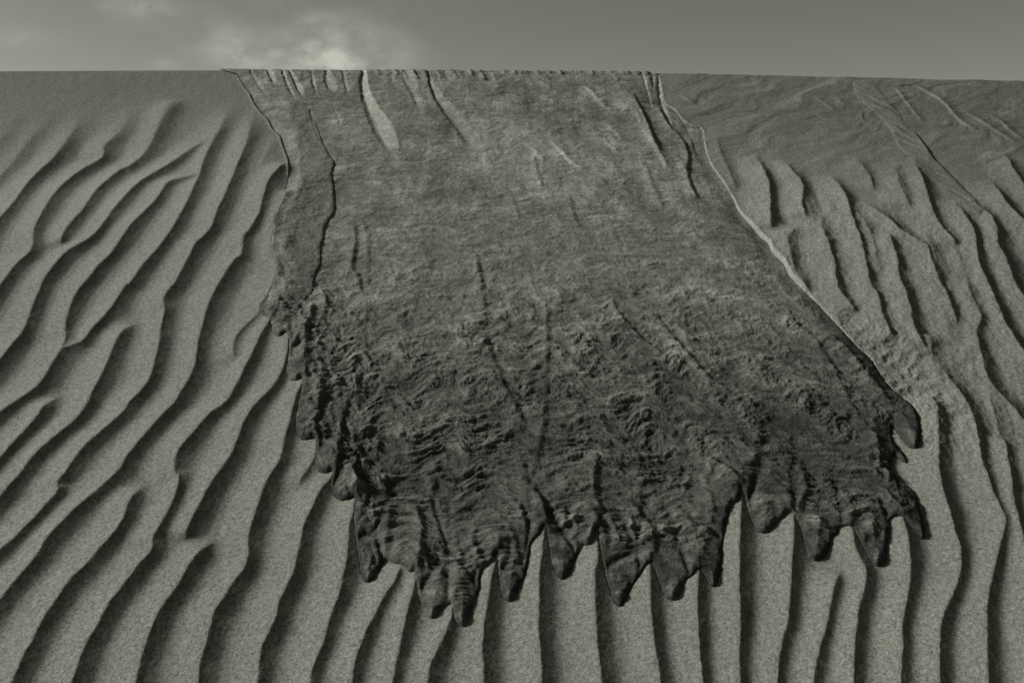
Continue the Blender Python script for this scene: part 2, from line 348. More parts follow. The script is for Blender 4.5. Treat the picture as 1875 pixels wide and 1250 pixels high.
rip = rip + (rip_soft - rip) * topfade * (0.35 + .65 * leftish)
ripples = rip * AMP
# long smooth undulation and grain-scale unevenness of the blown sand
und = 0.006 * fbm(S / .7, T / .9, 2, .5, 21) + 0.0007 * fbm(S / .05, T / .09, 3, .5, 22)
# tiny lee-side avalanche marks that hang on the crests in the lower foreground
fe = ridged((S * .8 - T * .35) / .008, (T + S * .4) / .035, 2, .5, 31)
feather = (0.00030 * fe * sstep(.45, .95, rip) * sstep(500, 900, VV)).astype(np.float32)
# general form: steeper shoulder under the rim at the left, the face turning away to the right and the foot
form = -0.10 * sstep(1350, 2600, UU) * (S - 1.2) * .9
form = form - 0.040 * np.exp(-((VV - 300) / 95.0) ** 2) * (1 - sstep(100, 520, UU))
base = und + form
base = (base - base[:1] * np.exp(-(VV - rim_v(UU)) / 60.0)).astype(np.float32)
Hd = base + ripples + feather

# right-hand top: uneven pale wind streaks
msk_tr = sstep(1180, 1300, UU) * (1 - sstep(235, 375, VV + 55 * fbm(UU / 80, VV / 110, 3, .6, 12)))
xr_ = (S * .80 + T * .6); yr_ = (T * .8 - S * .6)
Hd = Hd + (msk_tr * 0.0030 * fbm(xr_ / .30 + .8 * perlin(S / .2, T / .2, 39), yr_ / .07 + .9 * perlin(S / .15, T / .15, 38), 4, .5, 40)).astype(np.float32)
# slump roughness between the ripples of the upper right
mr = sstep(1290, 1380, UU) * sstep(330, 400, VV) * (1 - sstep(620, 900, VV - (UU - 1500) * .5))
Hd = Hd + (mr * (0.0022 * fbm(S / .045, T / .07, 4, .6, 44))).astype(np.float32)
mr2 = np.exp(-(((UU - (1560 + (VV - 600) * .85)) / 110.0) ** 2)) * sstep(540, 620, VV) * (1 - sstep(760, 900, VV))
Hd = Hd + (mr2 * (0.0045 * ridged(S / .05, T / .05, 4, .6, 46))).astype(np.float32)

def blobs(u, v, lst):
    r = 0
    for (x, y, rx, ry, a, rot) in lst:
        c, s_ = math.cos(math.radians(rot)), math.sin(math.radians(rot))
        X = (u - x) * c + (v - y) * s_; Y = -(u - x) * s_ + (v - y) * c
        r = r + a * np.exp(-(X / rx) ** 2 - (Y / ry) ** 2)
    return r
# ------------------------------------------------------------------ slide outlines
# (u, v, kind) kind 1 = laid over the ripples (a raised toe), -1 = scooped out of the face
left = [(p[0], p[1], -.6) for p in pts(Z2, [(120, 100), (122, 150), (165, 205), (215, 270), (240, 330), (290, 400), (340, 450), (370, 510), (420, 560), (440, 620), (470, 700), (482, 745)])]
left += [(x, y, k) for x, y, k in [(530, 325, 0.3), (521, 362, .8), (505, 400, 1), (501, 430, 1), (499, 465, 1), (509, 490, 1), (508, 510, 1), (498, 535, 1), (490, 558, 1), (483, 582, 1), (496, 592, 1),
         (500, 610, 1), (506, 620, 1), (515, 623, 1), (528, 617, 1), (532, 640, 1), (529, 668, 1), (526, 688, 1), (533, 702, 1), (545, 704, 1), (556, 701, 1), (552, 730, 1), (546, 760, 1), (543, 790, 1),
         (548, 806, 1), (560, 812, 1), (578, 812, 1), (582, 835, 1), (578, 858, 1), (585, 870, 1), (598, 875, 1), (611, 874, 1), (607, 895, 1), (612, 914, 1), (625, 923, 1), (640, 924, 1), (653, 923, 1),
         (650, 960, 1), (655, 1010, 1), (662, 1055, 1), (672, 1071, 1), (685, 1064, 1), (697, 1045, 1), (706, 1029, 1), (720, 1037, 1), (740, 1043, 1), (750, 1056, 1), (761, 1056, 1)]]
g = pts(G, [(770, 720), (785, 800), (805, 870), (830, 912), (860, 925), (900, 890), (925, 865), (955, 855), (968, 880), (980, 930), (1000, 960), (1020, 968), (1040, 950), (1060, 900), (1080, 840), (1105, 780), (1110, 710), (1130, 660), (1180, 625), (1205, 585),
            (1210, 640), (1215, 720), (1230, 790), (1260, 828), (1290, 815), (1320, 760), (1350, 700), (1370, 600), (1385, 525), (1430, 485), (1455, 440), (1475, 500), (1490, 600), (1520, 680), (1550, 711), (1590, 680), (1620, 610), (1650, 542), (1690, 540), (1720, 510), (1736, 468)])
g += pts(I5, [(490, 900), (520, 1050), (560, 1180), (600, 1235), (630, 1220), (670, 1140), (720, 1070), (760, 1010), (795, 995), (830, 1060), (860, 1150), (900, 1195), (940, 1200), (970, 1170), (1000, 1090), (1040, 1072), (1075, 1033),
              (1110, 1060), (1150, 1110), (1175, 1120), (1200, 1080), (1220, 980), (1225, 850), (1240, 770), (1275, 640), (1310, 622), (1332, 575)])
g += pts(H, [(352, 233), (380, 310), (420, 420), (460, 460), (500, 460), (540, 420), (600, 372), (632, 380), (670, 440), (690, 520), (710, 580), (750, 612), (800, 595), (830, 540), (840, 495), (865, 480), (875, 450), (940, 450), (970, 490), (1010, 560),
             (1050, 630), (1090, 650), (1125, 620), (1135, 540), (1145, 470), (1147, 405), (1205, 395), (1240, 425), (1270, 455), (1305, 492), (1328, 500), (1340, 465), (1335, 420), (1315, 350), (1295, 280), (1260, 230), (1200, 180), (1172, 130), (1165, 80), (1180, 45)])
g += pts(R, [(1205, 1160), (1240, 1180), (1225, 1130), (1185, 1075), (1165, 1025), (1172, 985), (1210, 1040), (1250, 1095), (1288, 1112), (1310, 1080), (1313, 990), (1290, 900), (1250, 850), (1180, 790), (1130, 740), (1080, 660), (1050, 610), (980, 550)])
mid = [(x, y, 1.) for x, y in g]
rgt = [(x, y, .25) for x, y in pts(R, [(900, 460), (800, 350), (740, 280)])] + [(x, y, -.5) for x, y in pts(R, [(680, 220), (620, 150), (590, 90), (530, 25)])]
rgt += [(x, y, -.8) for x, y in pts(D, [(510, 1000), (440, 930), (350, 830), (320, 770), (260, 680), (210, 610), (180, 550), (160, 470), (150, 400), (100, 385), (40, 345), (0, 295)])]
rgt += [(x, y, -1.) for x, y in pts(Z3, [(1380, 340), (1360, 270), (1345, 180), (1315, 120), (1300, 90)])]
OUT_MAIN = np.array(left + mid + rgt)

def resample(poly, n=3):
    p = np.asarray(poly, float); q = np.vstack([p[-1], p, p[0], p[1]]); o = []
    for i in range(1, len(q) - 2):
        a, b, c, d = q[i - 1:i + 3]
        sharp = np.hypot(*(c - b)[:2]) > 120
        for k in range(n):
            t = k / n
            o.append(b + (c - b) * t if sharp else 0.5 * ((2 * b) + (-a + c) * t + (2 * a - 5 * b + 4 * c - d) * t * t + (-a + 3 * b - 3 * c + d) * t ** 3))
    return np.array(o)

def poly_sdf(poly, margin):
    """signed metric distance (positive inside) to a closed outline, with the kind of the nearest edge"""
    q = resample(poly); sl = window(q, margin)
    X, Y = S32[sl], T32[sl]
    px, py = to_plane(q[:, 0], q[:, 1]); n = len(px)
    best = np.full(X.shape, 1e9, np.float32); kind = np.zeros(X.shape, np.float32); ins = np.zeros(X.shape, bool)
    for i in range(n):
        j = (i + 1) % n
        ax, ay, dx, dy = np.float32(px[i]), np.float32(py[i]), np.float32(px[j] - px[i]), np.float32(py[j] - py[i])
        l2 = dx * dx + dy * dy
        if l2 < 1e-12: continue
        rx = X - ax; ry = Y - ay
        if not (q[i, 1] < 131 + 14 and q[j, 1] < 131 + 14):     # the rim itself is no edge of the slide
            k = np.clip((rx * dx + ry * dy) / l2, 0, 1)
            ex = rx - k * dx; ey = ry - k * dy
            d2 = ex * ex + ey * ey; m = d2 < best
            best = np.where(m, d2, best); kind = np.where(m, q[i, 2] + (q[j, 2] - q[i, 2]) * k, kind)
        if dy != 0:
            c = ((ay <= Y) & (ay + dy > Y)) | ((ay > Y) & (ay + dy <= Y))
            ins ^= c & (rx < (Y - ay) / dy * dx)
    d = np.sqrt(best) * np.where(ins, 1, -1)
    return sl, d, kind

# push the rim corners of the outlines well above the brink so that the sheet reaches it
OM = OUT_MAIN.copy(); OM[0] = (437, 118, -.6); OM[1] = (437, 139, -.6); OM[-1] = (1196, 112, -1)
sl, dist, kind = poly_sdf(OM, 25)
dist = dist + (0.0012 * fbm(S[sl] / .018, T[sl] / .018, 3, .6, 50)).astype(np.float32)
u, v, s, t = UU[sl], VV[sl], S[sl], T[sl]
dep = sstep(-.1, .6, kind); ero = sstep(.1, -.5, kind)

# ------------------------------------------------------------------ relief of the slipped sand
flow_lean = np.clip((u - 860) / 640.0, -.25, 1.15)            # flow lines lean right towards the right edge
a_ = s - flow_lean * (-(t - 1.4)) * .42                      # lateral coordinate carried down the flow lines
tt = t
w1 = fbm(a_ / .20, tt / .22, 3, .55, 60); w2 = fbm(a_ / .06, tt / .06, 3, .6, 61)
lobew = np.abs(np.sin(a_ / .115 * np.pi + 2.6 * perlin(a_ / .28, tt / .45, 62)))
low = sstep(360, 800, v)
lamp = .35 + .9 * np.clip(.5 + 1.8 * perlin(s / .17, t / .15, 68), 0, 1)
lobew = np.sqrt(lobew ** 2 + .04)
aw = a_ + .018 * w2 + .03 * fbm(a_ / .12, tt / .1, 2, .5, 64)
tw = tt + .045 * w1 + .016 * w2 - .040 * low * lobew * lamp
patch = sstep(-.25, .35, fbm(a_ / .13, tt / .10, 3, .5, 66))          # where the surface is crumbled rather than combed
streak = fbm(aw / .085, tw / .017, 5, .6, 63)                # cross-slope wavy laminae
streak2 = fbm(aw / .16, tw / .030, 4, .55, 70)
blot = fbm(aw / .085, tt / .11, 4, .55, 80)
down = fbm(a_ / .10, tt / .50, 3, .45, 90)                   # faint down-slope furrows
curd = fbm(aw / .042, tw / .022, 5, .6, 95)                  # crumbly lumps, strongest in the lower half
def billow(x, y, octs, seed):
    o_ = 0; am = 1.0
    for i_ in range(octs):
        o_ = o_ + am * (np.abs(perlin(x * 1.9 ** i_, y * 1.9 ** i_, seed + i_)) * 2 - .5); am *= .55
    return o_
tm = tt - .036 * low * lobew * lamp + .022 * w1
lump = billow(a_ / .040, tm / .032, 5, 130)
clod = fbm(a_ / .050, tm / .038, 6, .68, 135)
clod2 = fbm(a_ / .022, tm / .014, 4, .65, 136)
lump2 = fbm(a_ / .13, tm / .15, 4, .55, 140)
fineg = fbm(s / .012, t / .010, 2, .6, 97)
rough = (0.0012 * streak * (1 - .85 * low) + 0.0014 * streak2 * (1 - .8 * low) + (0.0026 * lump + 0.0066 * clod) * (.16 + .84 * low) * (.55 + .5 * patch)
         + 0.0008 * clod2 * (.5 + low) + 0.0012 * curd * low + 0.0018 * down + 0.008 * lump2 * (.25 + .8 * low) + .0004 * fineg)
# internal breaks of slope: (points, height, width, side) side +1 falls to the right (shaded), -1 falls to the left (lit)
ST = []
def step(p, hgt, wid, side=1, fade=.05): ST.append((np.array(p, float), hgt, wid, side, fade))
step(pts(R, [(560, 380), (690, 470), (790, 590), (850, 690), (900, 800), (960, 920), (1030, 1010), (1110, 1150)]), .005, .05, 1)
step(pts(I5, [(60, 500), (120, 600), (155, 700), (160, 780)]), .005, .05, 1, .03)
step([(998, 560), (998, 640), (996, 720), (990, 790), (978, 850), (968, 890)], .0035, .05, 1)
#step(pts(Z2, [(1030, 180), (1080, 280), (1140, 360), (1200, 470), (1230, 560), (1240, 640)]), .006, .04, -1)
#step(pts(Z2, [(960, 130), (965, 230), (985, 360), (1030, 480), (1080, 580), (1150, 690)]), .010, .06, 1)
#step(pts(Z2, [(1260, 130), (1265, 190), (1310, 250), (1350, 340), (1390, 410)]), .005, .04, -1)
#step(pts(Z2, [(1430, 110), (1440, 200), (1480, 330), (1560, 430), (1640, 550), (1680, 610)]), .010, .07, 1)
#step(pts(Z2, [(1510, 260), (1600, 360), (1720, 520), (1790, 690), (1830, 810)]), .005, .05, -1)
step(pts(Z3, [(820, 220), (900, 290), (980, 380), (1080, 400), (1150, 410)]), .006, .05, -1, .03)
step(pts(Z3, [(940, 470), (1040, 540), (1090, 600)]), .004, .04, -1, .03)
step(pts(Z3, [(420, 620), (510, 690), (560, 760)]), .005, .05, -1, .03)
step(pts(Z3, [(590, 600), (680, 690), (750, 760), (850, 820)]), .006, .05, -1, .04)
step(pts(Z3, [(940, 590), (1000, 640), (1070, 690)]), .006, .05, -1, .03)
step(pts(Z3, [(1190, 400), (1230, 510), (1290, 610), (1370, 740), (1400, 810)]), .006, .05, -1, .04)
step(pts(Z3, [(1140, 270), (1210, 400), (1260, 520), (1300, 620), (1340, 690)]), .008, .07, 1, .04)
step(pts(Z3, [(1190, 740), (1250, 810), (1280, 900), (1370, 1080)]), .003, .04, 1, .04)
step(pts(Z3, [(1320, 370), (1400, 500), (1490, 600), (1530, 700), (1520, 800), (1540, 900), (1600, 1020)]), .007, .05, 1, .04)
step(pts(Z3, [(1420, 700), (1480, 740), (1510, 810)]), .004, .03, 1, .02)
step(pts(Z3, [(470, 700), (490, 820), (530, 940)]), .003, .04, 1, .04)
step(pts(Z3, [(310, 960), (340, 1060), (380, 1170)]), .003, .04, 1, .04)
step(pts(Z3, [(700, 960), (740, 1090), (780, 1220)]), .003, .04, 1, .04)
step(pts(Z3, [(920, 840), (980, 940)]), .003, .04, 1, .04)
step(pts(L2, [(830, 20), (900, 40), (940, 130), (945, 300), (930, 420)]), .003, .04, 1, .04)
step(pts(L2, [(800, 640), (880, 720), (920, 740)]), .005, .04, 1, .02)
step(pts(L2, [(1680, 280), (1720, 420), (1720, 520)]), .003, .05, 1, .04)
step(pts(L2, [(1700, 810), (1770, 890)]), .006, .03, -1, .02)
step([(778, 860), (790, 895), (797, 920)], .006, .03, -1, .02)
step([(1115, 545), (1130, 580), (1190, 640), (1230, 670)], .006, .07, 1, .04)
step([(868, 460), (880, 540), (890, 600)], .0035, .05, 1, .04)
step([(1180, 560), (1260, 660), (1350, 740)], .004, .08, 1, .05)
step([(880, 610), (900, 660), (935, 740), (965, 800)], .005, .06, 1, .05)
step([(1480, 600), (1540, 640), (1590, 700), (1640, 770)], .004, .05, 1, .05)
step(pts(G, [(830, 540), (790, 600), (770, 700)]), .005, .03, 1, .02)
step(pts(G, [(1040, 470), (1080, 560), (1080, 680)]), .005, .03, 1, .02)
step(pts(G, [(1360, 210), (1420, 300), (1460, 400)]), .006, .04, 1, .02)
step(pts(G, [(600, 480), (610, 560), (600, 610)]), .004, .03, -1, .02)
step(pts(I5, [(330, 600), (430, 680), (465, 780)]), .006, .04, 1, .02)
step(pts(I5, [(630, 570), (720, 690), (790, 800), (800, 960)]), .006, .04, 1, .02)
step(pts(I5, [(900, 600), (1000, 700), (1060, 830), (1150, 760), (1160, 640), (1150, 560)]), .004, .03, 1, .03)
step(pts(H, [(90, 60), (200, 90), (300, 170), (350, 230)]), .008, .04, 1, .03)
step(pts(H, [(500, 160), (580, 260), (630, 370)]), .005, .04, 1, .03)
step(pts(H, [(880, 220), (920, 320), (945, 440)]), .006, .04, 1, .03)
step(pts(H, [(1010, 180), (1100, 250), (1190, 350)]), .005, .05, 1, .03)
# chutes and spurs hanging under the rim, each spur lit on its left and shaded on its right
LM = (520, 680, 3.75)
step(pts(L2, [(575, 590), (535, 720), (518, 830), (520, 1000), (525, 1140)]), .007, .05, 1, .03)
step(pts(LM, [(255, 60), (245, 200), (215, 380), (235, 540)]), .007, .05, 1, .03)
step(pts(LM, [(430, 180), (400, 330), (380, 480), (365, 620), (345, 740)]), .008, .06, 1, .03)
step(pts(LM, [(625, 310), (560, 430), (505, 590), (480, 740), (500, 880)]), .008, .06, 1, .03)
step(pts(L2, [(600, 480), (660, 560), (640, 700), (720, 820), (700, 950)]), .004, .05, 1, .03)
step(pts(L2, [(850, 60), (860, 200), (830, 340), (880, 430), (900, 540)]), .006, .05, 1, .03)
step(pts(LM, [(690, 170), (685, 250)]), .006, .03, 1, .02)
step([(640, 860), (655, 900), (660, 960)], .006, .04, 1, .02)
step([(700, 880), (712, 940), (706, 1010)], .006, .05, 1, .02)
step([(760, 930), (770, 980), (764, 1040)], .006, .04, 1, .02)
step([(1090, 840), (1085, 900), (1098, 960)], .006, .05, 1, .02)
step([(1460, 840), (1470, 900), (1452, 950)], .006, .05, 1, .02)
rng = np.random.default_rng(3)
x0 = 690
while x0 < 1185:
    L_ = rng.uniform(6, 20) if x0 < 900 else rng.uniform(3, 9)
    step([(x0, 128), (x0 + 3 + L_ * .45, 134 + L_)], rng.uniform(.003, .007) * (1 if x0 < 900 else .8), .022, rng.choice([-1, 1]), .01)
    x0 += rng.uniform(5, 26)

brk = np.zeros(S.shape, np.float32)
def add_steps(lst, field, soft=.011, gain=1.0):
    for (p, hgt, wid, side, fade) in lst:
        q = catmull(p, 4); w_ = window(q, 60)
        px, py = to_plane(q[:, 0], q[:, 1])
        d, sd, al, L = seg_dist(px, py, S32[w_], T32[w_])
        if d.size == 0: continue
        d = d * sd + wob[w_] * .8
        e = sstep(0, fade, al) * sstep(0, fade, L - al)
        if side < 0: d = -d
        x = np.clip(-d / wid, 0, 1)                       # high side, decaying inland
        hi = (1 - x) ** 2
        lo = 1 - sstep(0, soft, d)                  # the face of the break
        field[w_] += gain * hgt * e * np.where(d < 0, hi, lo)
add_steps(ST, brk, .018, .75)
# bowl scooped under the rim (pale gully)
inside = np.clip(dist, 0, None)
edge_in = sstep(0, .05, dist)
near_rim = np.exp(-((v - rim_v(u)) / 26.0) ** 2)
ridge_rim = (0.0012 * ridged((a_ + tt * .35) / .035, tt / .5, 3, .6, 120)) * near_rim * (1 - .65 * sstep(900, 1000, u))
# toes: thickness builds up towards the front
front_b = np.exp(-(np.clip(dist - .035, 0, None) / .06) ** 2)
tcap = np.clip(dist / .020, -3, 1)
prof = np.where(tcap > 0, np.sqrt(np.clip(1 - (1 - tcap) ** 2, 0, 1)), tcap * 3.0)
cap2 = np.clip(dist / .055, 0, 1)
thick_dep = .0042 * np.sqrt(np.clip(1 - (1 - cap2) ** 2, 0, 1)) * sstep(500, 850, v) + .0052 * prof + .005 * sstep(0, .06, dist) * front_b
thick_ero = -(.35 + .65 * sstep(500, 900, u)) * (0.0032 + .005 * fbm(s / .12, t / .12, 2, .5, 99))
thick = thick_dep * dep + thick_ero * ero * sstep(2, 34, v - rim_v(u))
thick = thick + (.002 - thick) * sstep(.01, .20, dist)
blend = sstep(0, .055, dist)
smooth_rip = AMP * (.42 + .25 * (blur(rip[sl], 30) - .42))
under = ripples[sl] * (1 - blend * .93) + smooth_rip * blend * .93
# arcs pressed up behind the toes
TIPS = [(505, 615), (540, 695), (560, 805), (595, 870), (630, 920), (674, 1066), (745, 1050), (797, 1130), (848, 1148), (934, 1100), (1029, 1062), (1136, 1108), (1232, 1100), (1306, 1076),
        (1400, 976), (1492, 1028), (1606, 1040), (1686, 988), (1672, 822), (1330, 905), (905, 1000), (1085, 985)]
rmin = np.full(s.shape, 1e9); rsec = np.full(s.shape, 1e9)
for (tx, ty) in TIPS:
    rr_ = np.sqrt((u - tx - (v - ty) * .18) ** 2 + ((v - ty) / 1.55) ** 2) * (1 + .10 * w2)
    rsec = np.minimum(rsec, np.maximum(rr_, rmin)); rmin = np.minimum(rmin, rr_)
env = (1 - sstep(50, 170, rmin)) * sstep(.002, .012, dist) * dep
arcp = (np.sin(rmin / 5.0 + 4.0 * w1 + 2.2 * w2) + .6 * np.sin(rmin / 2.7 + 3 * w1 + 2.5 * w2)) * env * (.5 + .8 * patch)
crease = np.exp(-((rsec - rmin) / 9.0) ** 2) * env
arc = .0011 * arcp - .0045 * crease + .0030 * env * np.clip(1 - rmin / 60.0, 0, 1)
# scooped chutes under the rim: each drops off at its left side and its floor climbs, sunlit, to the right
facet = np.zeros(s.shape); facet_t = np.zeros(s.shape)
uw = u + 2.0 * perlin(s / .03, t / .03, 180) + 1.2 * perlin(s / .012, t / .012, 181)
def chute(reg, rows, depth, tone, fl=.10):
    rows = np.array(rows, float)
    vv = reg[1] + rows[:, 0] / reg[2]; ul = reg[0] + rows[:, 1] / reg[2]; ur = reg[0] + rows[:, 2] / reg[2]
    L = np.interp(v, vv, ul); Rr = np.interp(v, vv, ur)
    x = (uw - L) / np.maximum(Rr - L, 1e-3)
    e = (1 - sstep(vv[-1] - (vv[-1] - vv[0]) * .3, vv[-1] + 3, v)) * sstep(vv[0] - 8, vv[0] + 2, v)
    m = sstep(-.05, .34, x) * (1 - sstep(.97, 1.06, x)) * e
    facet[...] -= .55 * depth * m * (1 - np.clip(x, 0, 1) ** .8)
    facet_t[...] = np.maximum(facet_t, tone * sstep(0, .25, x) * (1 - sstep(.9, 1.05, x)) * e)  # sunlight on the chute floors painted into the tone
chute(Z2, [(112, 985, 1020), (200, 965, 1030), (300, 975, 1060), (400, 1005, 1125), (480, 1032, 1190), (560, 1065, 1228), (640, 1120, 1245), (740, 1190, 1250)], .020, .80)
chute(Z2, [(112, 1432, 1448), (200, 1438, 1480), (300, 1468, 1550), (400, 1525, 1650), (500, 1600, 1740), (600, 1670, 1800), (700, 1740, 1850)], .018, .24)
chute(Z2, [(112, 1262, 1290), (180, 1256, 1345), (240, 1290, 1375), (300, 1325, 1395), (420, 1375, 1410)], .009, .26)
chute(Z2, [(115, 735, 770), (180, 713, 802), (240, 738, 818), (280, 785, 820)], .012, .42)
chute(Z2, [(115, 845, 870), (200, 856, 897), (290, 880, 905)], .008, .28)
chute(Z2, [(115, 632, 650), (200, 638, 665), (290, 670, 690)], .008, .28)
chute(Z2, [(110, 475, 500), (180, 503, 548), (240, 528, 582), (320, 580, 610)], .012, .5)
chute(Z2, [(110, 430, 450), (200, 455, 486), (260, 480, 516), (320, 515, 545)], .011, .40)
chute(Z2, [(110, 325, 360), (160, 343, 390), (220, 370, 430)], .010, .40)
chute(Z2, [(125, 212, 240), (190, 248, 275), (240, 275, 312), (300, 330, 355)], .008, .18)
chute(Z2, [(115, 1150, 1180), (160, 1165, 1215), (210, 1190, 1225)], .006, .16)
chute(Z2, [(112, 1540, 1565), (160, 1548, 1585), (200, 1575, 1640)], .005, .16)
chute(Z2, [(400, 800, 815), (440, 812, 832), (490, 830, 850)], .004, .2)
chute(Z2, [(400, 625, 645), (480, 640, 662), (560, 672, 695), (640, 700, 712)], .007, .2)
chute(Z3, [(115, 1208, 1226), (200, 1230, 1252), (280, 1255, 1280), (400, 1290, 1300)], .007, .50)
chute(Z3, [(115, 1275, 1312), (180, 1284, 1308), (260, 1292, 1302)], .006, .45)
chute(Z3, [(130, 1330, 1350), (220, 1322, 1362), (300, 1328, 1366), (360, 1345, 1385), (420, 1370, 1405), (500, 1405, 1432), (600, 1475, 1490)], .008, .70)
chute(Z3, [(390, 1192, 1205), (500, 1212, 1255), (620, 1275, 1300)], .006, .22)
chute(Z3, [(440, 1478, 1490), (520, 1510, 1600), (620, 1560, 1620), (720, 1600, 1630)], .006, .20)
dipr = .011 * np.exp(-np.clip(dist, 0, None) / .085) * sstep(1290, 1400, u) * sstep(330, 420, v) * (1 - sstep(500, 620, v))
facet -= dipr
gully = blobs(u, v, [(702, 220, 30, 75, 1, -24), (860, 250, 30, 90, .8, -32)])
Hs = base[sl] + under + thick + facet + (rough * (1 - .8 * np.clip(facet_t * 3, 0, 1)) * (.25 + .75 * edge_in)) + arc + brk[sl] * sstep(-.002, .02, dist) + ridge_rim
Hs = Hs.astype(np.float32)
# dune surface below the slide
Hsub = Hs - .005
cut = np.clip(dist / .005, 0, 1)
wall = Hd[sl] * (1 - cut) + Hsub * cut
Hd_new = Hd.copy()
Hd_new[sl] = np.where(dist > 0, np.where(ero > .3, wall, np.minimum(wall, Hs - .002)), Hd[sl])
Hd_new[sl] = np.where((dist > .012), Hsub, Hd_new[sl])
# a thin crisp levee along the scooped right edge
lev = np.exp(-((dist + .004) / .005) ** 2) * .0013 * np.clip(.5 + 2 * perlin(s / .06, t / .06, 182), 0, 1.6) * (kind < .1) * sstep(900, 1150, u)
lev += np.exp(-((dist + .003) / .005) ** 2) * .002 * (kind < .3) * (u < 700)
Hd_new[sl] += np.where(dist < .004, lev, 0)

# ---- the narrow tongue lying over the left of the main slide
OUT_L = np.array([(x, y, 1.) for x, y in pts(Z2, [(540, 545), (545, 640), (548, 760), (540, 880), (535, 940)])] +
                 [(541, 366, 1), (528, 380, 1), (520, 410, 1), (517, 450, 1), (521, 490, 1), (524, 530, 1), (516, 570, 1), (519, 598, 1), (530, 590, 1), (541, 582, 1)] +
                 [(x, y, 1.) for x, y in pts(L2, [(462, 680), (490, 625), (540, 560), (578, 515), (590, 420), (630, 330), (632, 230), (650, 160), (662, 90), (700, 15)])] +
                 [(x, y, 1.) for x, y in pts(Z2, [(790, 1130), (805, 1070), (800, 950), (785, 840), (802, 770), (760, 700), (715, 610), (685, 520), (655, 460), (640, 420), (600, 360), (560, 330), (500, 330), (480, 400), (500, 480)])])
top = Hd_new.copy(); top[sl] = np.where(dist > 0, Hs, Hd_new[sl])
sl2, dist2, kind2 = poly_sdf(OUT_L, 15)
dist2 = dist2 + (0.0012 * fbm(S[sl2] / .018, T[sl2] / .018, 3, .6, 150)).astype(np.float32)
u2, v2, s2, t2 = UU[sl2], VV[sl2], S[sl2], T[sl2]
c2 = np.clip(dist2 / .016, -3, 1)
p2 = np.where(c2 > 0, np.sqrt(np.clip(1 - (1 - c2) ** 2, 0, 1)), c2 * 3)
thin = sstep(150, 320, v2)
side_hi = sstep(530, 600, u2)
rr2 = .6 * fbm(s2 / .07, (t2 + .03 * perlin(s2 / .08, t2 / .08, 160)) / .026, 4, .6, 161) + .9 * fbm(s2 / .05, t2 / .06, 4, .6, 163)
top_s = blur(top[sl2], 9)
Hl = top[sl2] * (1 - sstep(0, .03, dist2) * .6) + top_s * sstep(0, .03, dist2) * .6 + (.0008 + .0036 * thin * (.12 + .95 * side_hi)) * p2 + .0030 * rr2 * sstep(0, .02, dist2)
Hl = Hl.astype(np.float32)

# ---- the narrow chute of slipped sand at the right
OUT_R = np.array([(x, y, -.3) for x, y in pts(D, [(955, 150), (985, 235), (1040, 280), (1080, 315), (1150, 390), (1190, 470), (1235, 530), (1290, 590), (1350, 650), (1420, 710)])] +
                 [(x, y, .8) for x, y in pts(D, [(1500, 765), (1560, 815), (1600, 850), (1640, 860), (1650, 830)])] +
                 [(x, y, .8) for x, y in pts(D, [(1620, 790), (1560, 735), (1500, 675), (1450, 620), (1390, 560), (1330, 460), (1260, 400), (1200, 300), (1130, 220), (1060, 150), (1000, 140)])])
sl3, dist3, kind3 = poly_sdf(OUT_R, 15)
dist3 = dist3 + (0.0015 * fbm(S[sl3] / .025, T[sl3] / .025, 3, .6, 170)).astype(np.float32)
u3, v3, s3, t3 = UU[sl3], VV[sl3], S[sl3], T[sl3]
c3 = np.clip(dist3 / .03, -3, 1)
p3 = np.where(c3 > 0, np.sqrt(np.clip(1 - (1 - c3) ** 2, 0, 1)), c3 * 2.2)
b3 = blur(Hd_new[sl3], 12)
k3 = sstep(0, .03, dist3)
Hr = Hd_new[sl3] * (1 - .85 * k3) + b3 * .85 * k3 + .0022 * p3 + .0040 * fbm((s3 + t3 * .7) / .03, (t3 - s3 * .6) / .25, 4, .55, 171) * k3
Hr = Hr.astype(np.float32)
# crisp lines running down the smooth top right
STD = []
for P, hgt, wid, side in [
        (pts(D, [(1270, 400), (1310, 450), (1390, 560), (1460, 630), (1560, 730), (1640, 800)]), .004, .05, 1),
        (pts(D, [(1160, 165), (1280, 165), (1350, 195), (1430, 240), (1480, 290), (1540, 350), (1600, 380), (1650, 395)]), .005, .05, -1),
        (pts(D, [(1180, 170), (1230, 230), (1300, 320), (1340, 360)]), .003, .03, -1),
        (pts(D, [(1540, 290), (1640, 340), (1740, 400), (1840, 455)]), .004, .04, -1),
        (pts(D, [(1680, 310), (1760, 350), (1820, 400), (1900, 440)]), .004, .04, -1),
        (pts(D, [(640, 250), (700, 265), (760, 280)]), .003, .05, -1),
        (pts(D, [(740, 310), (820, 350), (920, 375)]), .003, .05, -1),
        (pts(D, [(740, 220), (800, 260), (870, 310)]), .003, .05, -1),
        (pts(D, [(840, 220), (900, 260), (950, 300)]), .002, .05, -1),
        (pts(D, [(1000, 290), (1020, 360), (1130, 380)]), .002, .04, 1),
        (pts(D, [(20, 210), (80, 250), (130, 280)]), .003, .04, -1),
        (pts(D, [(1300, 370), (1400, 365), (1540, 360)]), .002, .05, 1),
        (pts(D, [(60, 330), (150, 320), (220, 310)]), .002, .04, -1)]:
    STD.append((np.array(P, float), hgt, wid, side, .05))
sb = np.zeros(S.shape, np.float32); add_steps(STD, sb)
Hd_new += sb
Hr += sb[sl3]

